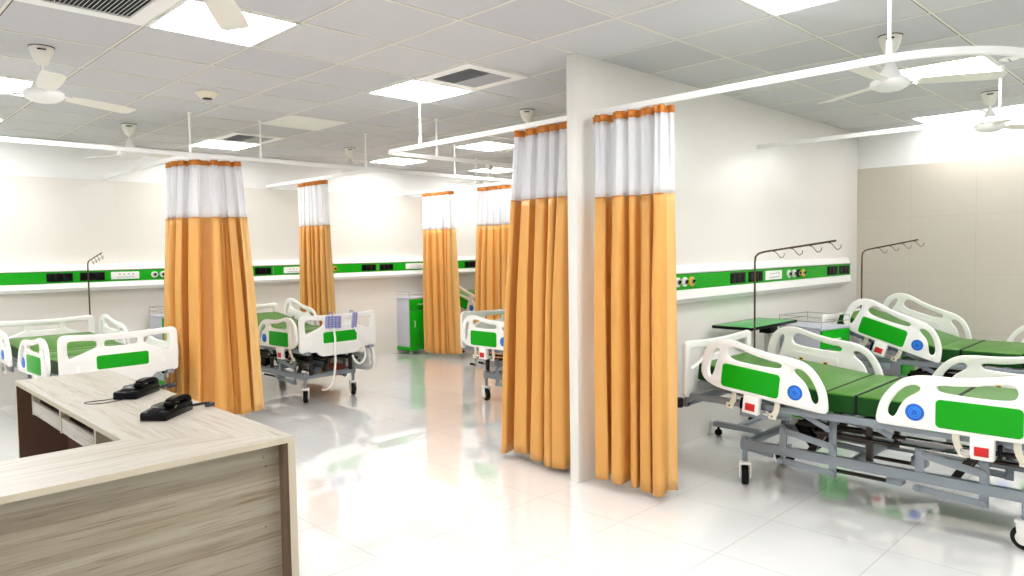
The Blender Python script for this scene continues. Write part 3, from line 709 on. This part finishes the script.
# ------------------------------------------------------------------ bedside lockers
def locker(x, y, label, rz=0):
    """x, y: centre; front faces -y"""
    t = thing('bedside_locker', label, 'bedside locker', (x, y, 0), rz, 'green and grey bedside lockers')
    W, Dp = .20, .20
    MB().bb(-W, W, -Dp + .012, Dp, .11, .825, M['greystrip'], .004).build('body', t)
    MB().bb(-W - .006, W + .006, -Dp - .006, Dp + .006, .825, .845, M['greystrip'], .004).build('top', t)
    d = MB().bb(-W + .003, W - .003, -Dp - .006, -Dp + .012, .665, .818, M['green'], .003).build('drawer', t)
    MB().tube([(-.045, -Dp - .006, .745), (-.045, -Dp - .024, .745), (.045, -Dp - .024, .745), (.045, -Dp - .006, .745)], .004, M['whitemetal'], n=6).build('handle', d)
    d = MB().bb(-W + .003, W - .003, -Dp - .006, -Dp + .012, .12, .655, M['green'], .003).build('door', t)
    MB().tube([(-.12, -Dp - .006, .50), (-.12, -Dp - .024, .50), (-.12, -Dp - .024, .41), (-.12, -Dp - .006, .41)], .004, M['whitemetal'], n=6).build('handle', d)
    MB().bb(-W - .01, W + .01, -Dp - .014, Dp + .01, .06, .112, M['green'], .008).build('plinth', t)
    r = MB()
    c = [(-W, -Dp), (W, -Dp), (W, Dp), (-W, Dp)]
    for cx, cy in c: r.cyl((cx, cy, .845), (cx, cy, .935), .0035, M['chrome'], n=8)
    r.tube([(-W, -Dp, .93), (-W, Dp, .93), (W, Dp, .93), (W, -Dp, .93)], .0035, M['chrome'], n=6)
    for i in (0, 2, 3): r.tube([(*c[i], .89), (*c[(i + 1) % 4], .89)], .003, M['chrome'], n=6)
    r.build('tray_rail', t)
    for cx in (-.15, .15):
        for cy in (-.15, .15):
            w_ = MB(); w_.cyl((cx, cy, .03), (cx, cy, .065), .012, M['chrome'], n=10); w_.cyl((cx - .01, cy, .026), (cx + .01, cy, .026), .026, M['greystrip'], n=16); w_.build('caster', t)
locker(4.825, -2.235, 'green and grey bedside locker between the two right-hand beds', math.radians(-11.5))
locker(6.56, -2.28, 'green bedside locker mostly hidden behind the bed with the raised backrest')
locker(5.19, 3.985, 'green and grey bedside locker against the left wall beside the third curtain')
locker(1.68, 3.87, 'grey bedside locker peeking out left of the leftmost curtain')

# overbed table
t = thing('overbed_table', 'green topped overbed table standing behind the head of the nearest bed', 'overbed table', (4.18, -2.02, 0))
MB().bb(-.40, .40, -.165, .165, .885, .903, M['greentop'], .003).build('table_top', t)
b = MB(); b.bb(-.405, .405, -.17, -.163, .88, .904, M['black'], .002); b.bb(-.405, .405, .163, .17, .88, .904, M['black'], .002); b.bb(-.405, -.398, -.17, .17, .88, .904, M['black'], .002); b.bb(.398, .405, -.17, .17, .88, .904, M['black'], .002); b.build('table_edge', t)
MB().bb(.16, .30, -.05, .05, .80, .885, M['black'], .006).build('height_clamp', t)
MB().bb(.205, .255, -.025, .025, .10, .80, M['chrome'], .004).build('column', t)
b = MB(); b.bb(-.355, .25, -.018, .018, .075, .105, M['steel'], .004); b.bb(-.36, -.31, -.21, .19, .075, .115, M['steel'], .004); b.bb(.21, .26, -.19, .19, .075, .115, M['steel'], .004); b.build('base', t)
for cx in (-.335, .235):
    for cy in (-.17, .15):
        b = MB(); b.cyl((cx, cy, .03), (cx, cy, .08), .01, M['black'], n=8); b.cyl((cx - .012, cy, .028), (cx + .012, cy, .028), .028, M['blackmatt'], n=16); b.build('caster', t)

# ------------------------------------------------------------------ desk
t = thing('reception_desk', 'pale washed oak L-shaped nursing desk in the left foreground', 'desk', (-.2, -1.7, 0))
o = Vector((-.2, -1.7, 0))
def db(name, parts, parent=t, m2=None):
    b = MB()
    for (x0, x1, y0, y1, z0, z1, m, bv) in parts: b.bb(x0 - o.x, x1 - o.x, y0 - o.y, y1 - o.y, z0, z1, m, bv)
    return b.build(name, parent)
XR, YN, YF, XL = .085, -1.975, .63, -.45
# desktop: two boards mitred at the corner
def board(poly, m, name):
    b = MB(); tb = bmesh.new(); A = [tb.verts.new(Vector((x, y, .75)) - o) for x, y in poly]; B = [tb.verts.new(Vector((x, y, .725)) - o) for x, y in poly]
    tb.faces.new(A); tb.faces.new(B[::-1]); n = len(poly)
    for i in range(n): tb.faces.new((A[i], A[(i + 1) % n], B[(i + 1) % n], B[i]))
    b._add(tb, m)
    bm = b.bm; bm.faces.ensure_lookup_table(); bm.normal_update(); ie = b.mi(M['edge'])
    for f in bm.faces:
        if abs(f.normal.z) < .5: f.material_index = ie
    return b.build(name, t)
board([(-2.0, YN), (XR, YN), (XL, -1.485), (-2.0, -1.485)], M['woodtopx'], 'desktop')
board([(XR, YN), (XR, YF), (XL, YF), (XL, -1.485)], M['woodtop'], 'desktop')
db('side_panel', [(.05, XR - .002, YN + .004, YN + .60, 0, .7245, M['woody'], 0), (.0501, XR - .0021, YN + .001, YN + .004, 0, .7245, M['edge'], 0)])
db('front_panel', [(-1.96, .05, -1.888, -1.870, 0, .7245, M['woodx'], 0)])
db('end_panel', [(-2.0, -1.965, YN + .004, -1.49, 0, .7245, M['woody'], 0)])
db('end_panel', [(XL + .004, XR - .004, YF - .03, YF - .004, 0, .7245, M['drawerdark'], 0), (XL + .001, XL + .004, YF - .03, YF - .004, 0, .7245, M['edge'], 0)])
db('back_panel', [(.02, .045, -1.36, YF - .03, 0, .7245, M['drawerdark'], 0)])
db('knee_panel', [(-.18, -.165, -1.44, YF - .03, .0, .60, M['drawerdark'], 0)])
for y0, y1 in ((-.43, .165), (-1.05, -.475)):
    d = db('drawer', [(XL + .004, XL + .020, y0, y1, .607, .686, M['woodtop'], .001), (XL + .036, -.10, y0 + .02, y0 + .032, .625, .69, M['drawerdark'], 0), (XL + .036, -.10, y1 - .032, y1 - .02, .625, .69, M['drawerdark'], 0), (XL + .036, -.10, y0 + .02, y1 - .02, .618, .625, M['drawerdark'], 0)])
db('divider', [(XL + .004, -.10, .17, .188, .60, .7245, M['edge'], 0)])
db('divider', [(XL + .004, -.10, -.462, -.436, .60, .7245, M['edge'], 0)])
db('divider', [(XL + .004, -.10, -1.085, -1.06, .60, .7245, M['edge'], 0)])
b = MB()
for x_, z_ in ((-.02, .66), (-.02, .36), (-.01, .62)): b.cyl(Vector((x_, -1.887, z_)) - o, Vector((x_, -1.8895, z_)) - o, .003, M['darksteel'], n=8)
b.build('screw_caps', t)

def phone(x, y, rz, label, cord, line=None):
    t = thing('desk_phone', label, 'telephone', (x, y, .7505), rz, 'black corded desk phones')
    # wedge body, long axis +x (rear), front low
    b = MB(); tb = bmesh.new(); pr = [(-.125, 0), (.13, 0), (.13, .040), (.11, .052), (-.02, .056), (-.035, .046), (-.115, .041), (-.125, .034)]
    A = [tb.verts.new((px, -.064, pz)) for px, pz in pr]; B = [tb.verts.new((px, .064, pz)) for px, pz in pr]
    for i in range(len(pr)): tb.faces.new((A[i], A[(i + 1) % len(pr)], B[(i + 1) % len(pr)], B[i]))
    tb.faces.new(A[::-1]); tb.faces.new(B); bmesh.ops.recalc_face_normals(tb, faces=tb.faces)
    bmesh.ops.bevel(tb, geom=tb.edges[:], offset=.005, segments=2, affect='EDGES', profile=.5); b._add(tb, M['black']); b.build('body', t)
    b = MB(); b.tube(smooth3([(-.03, -.03, .070), (.0, -.03, .076), (.05, -.03, .077), (.10, -.03, .072), (.135, -.03, .056)], 4), 0, M['black'], w=.038, h=.024)
    b.box((-.022, -.03, .062), (.055, .046, .028), M['black'], .009); b.box((.122, -.03, .050), (.05, .046, .028), M['black'], .009); b.build('handset', t)
    b = MB()
    for i in range(3):
        for j in range(4): b.box((-.108 + j * .016, -.008 + i * .018, .0445 + j * .0009), (.010, .012, .003), M['blackmatt'], .001)
    b.build('keypad', t)
    b = MB(); pts = smooth3(cord, 10); hel = []; n = len(pts)
    for i in range(n * 6):
        f = i / 6; k = min(int(f), n - 2); p = pts[k].lerp(pts[k + 1], min(f - k, 1)); a = i * 1.05
        tg = (pts[k + 1] - pts[k]).normalized(); sd = tg.cross(Vector((0, 0, 1))).normalized(); up = sd.cross(tg)
        hel.append(p + (sd * math.cos(a) + up * math.sin(a)) * .0065)
    b.tube(hel, .0022, M['cable'], n=5); b.build('coiled_cord', t)
    if line: MB().tube(smooth3(line, 8), .0022, M['cable'], n=6).build('line_cord', t)
phone(-.150, -1.15, math.radians(42), 'nearer black corded desk phone on the oak desk, its curly cord looping right',
      [(.13, -.02, .02), (.16, -.03, .012), (.19, -.05, .012), (.225, -.085, .012), (.215, -.125, .012), (.175, -.13, .012), (.155, -.115, .014)],
      [(.0, .06, .01), (.0, .09, .003), (-.02, .12, .003), (.03, .135, .003), (.07, .11, .003), (.06, .07, .006)])
phone(-.08, -.49, math.radians(44), 'farther black corded desk phone on the oak desk, cable trailing to the left',
      [(.13, -.02, .02), (.16, -.03, .012), (.20, -.04, .012), (.245, -.06, .012), (.255, -.09, .012), (.215, -.10, .012), (.18, -.085, .012)],
      [(-.10, .05, .01), (-.12, .08, .003), (-.15, .11, .003), (-.20, .17, .003), (-.24, .12, .003), (-.22, .06, .003), (-.17, .02, .003), (-.14, .01, .003), (-.115, .01, .008)])

# ------------------------------------------------------------------ world / render look
w = bpy.data.worlds.new('world'); scene.world = w; w.use_nodes = True
w.node_tree.nodes['Background'].inputs[0].default_value = (1, 1, 1, 1); w.node_tree.nodes['Background'].inputs[1].default_value = .3
scene.view_settings.view_transform = 'Standard'; scene.view_settings.look = 'None'; scene.view_settings.gamma = 1; scene.view_settings.use_curve_mapping = False
scene.view_settings.exposure = 1.38
scene.cycles.max_bounces = 10; scene.cycles.diffuse_bounces = 6; scene.cycles.glossy_bounces = 4; scene.cycles.transparent_max_bounces = 12
scene.cycles.use_denoising = True
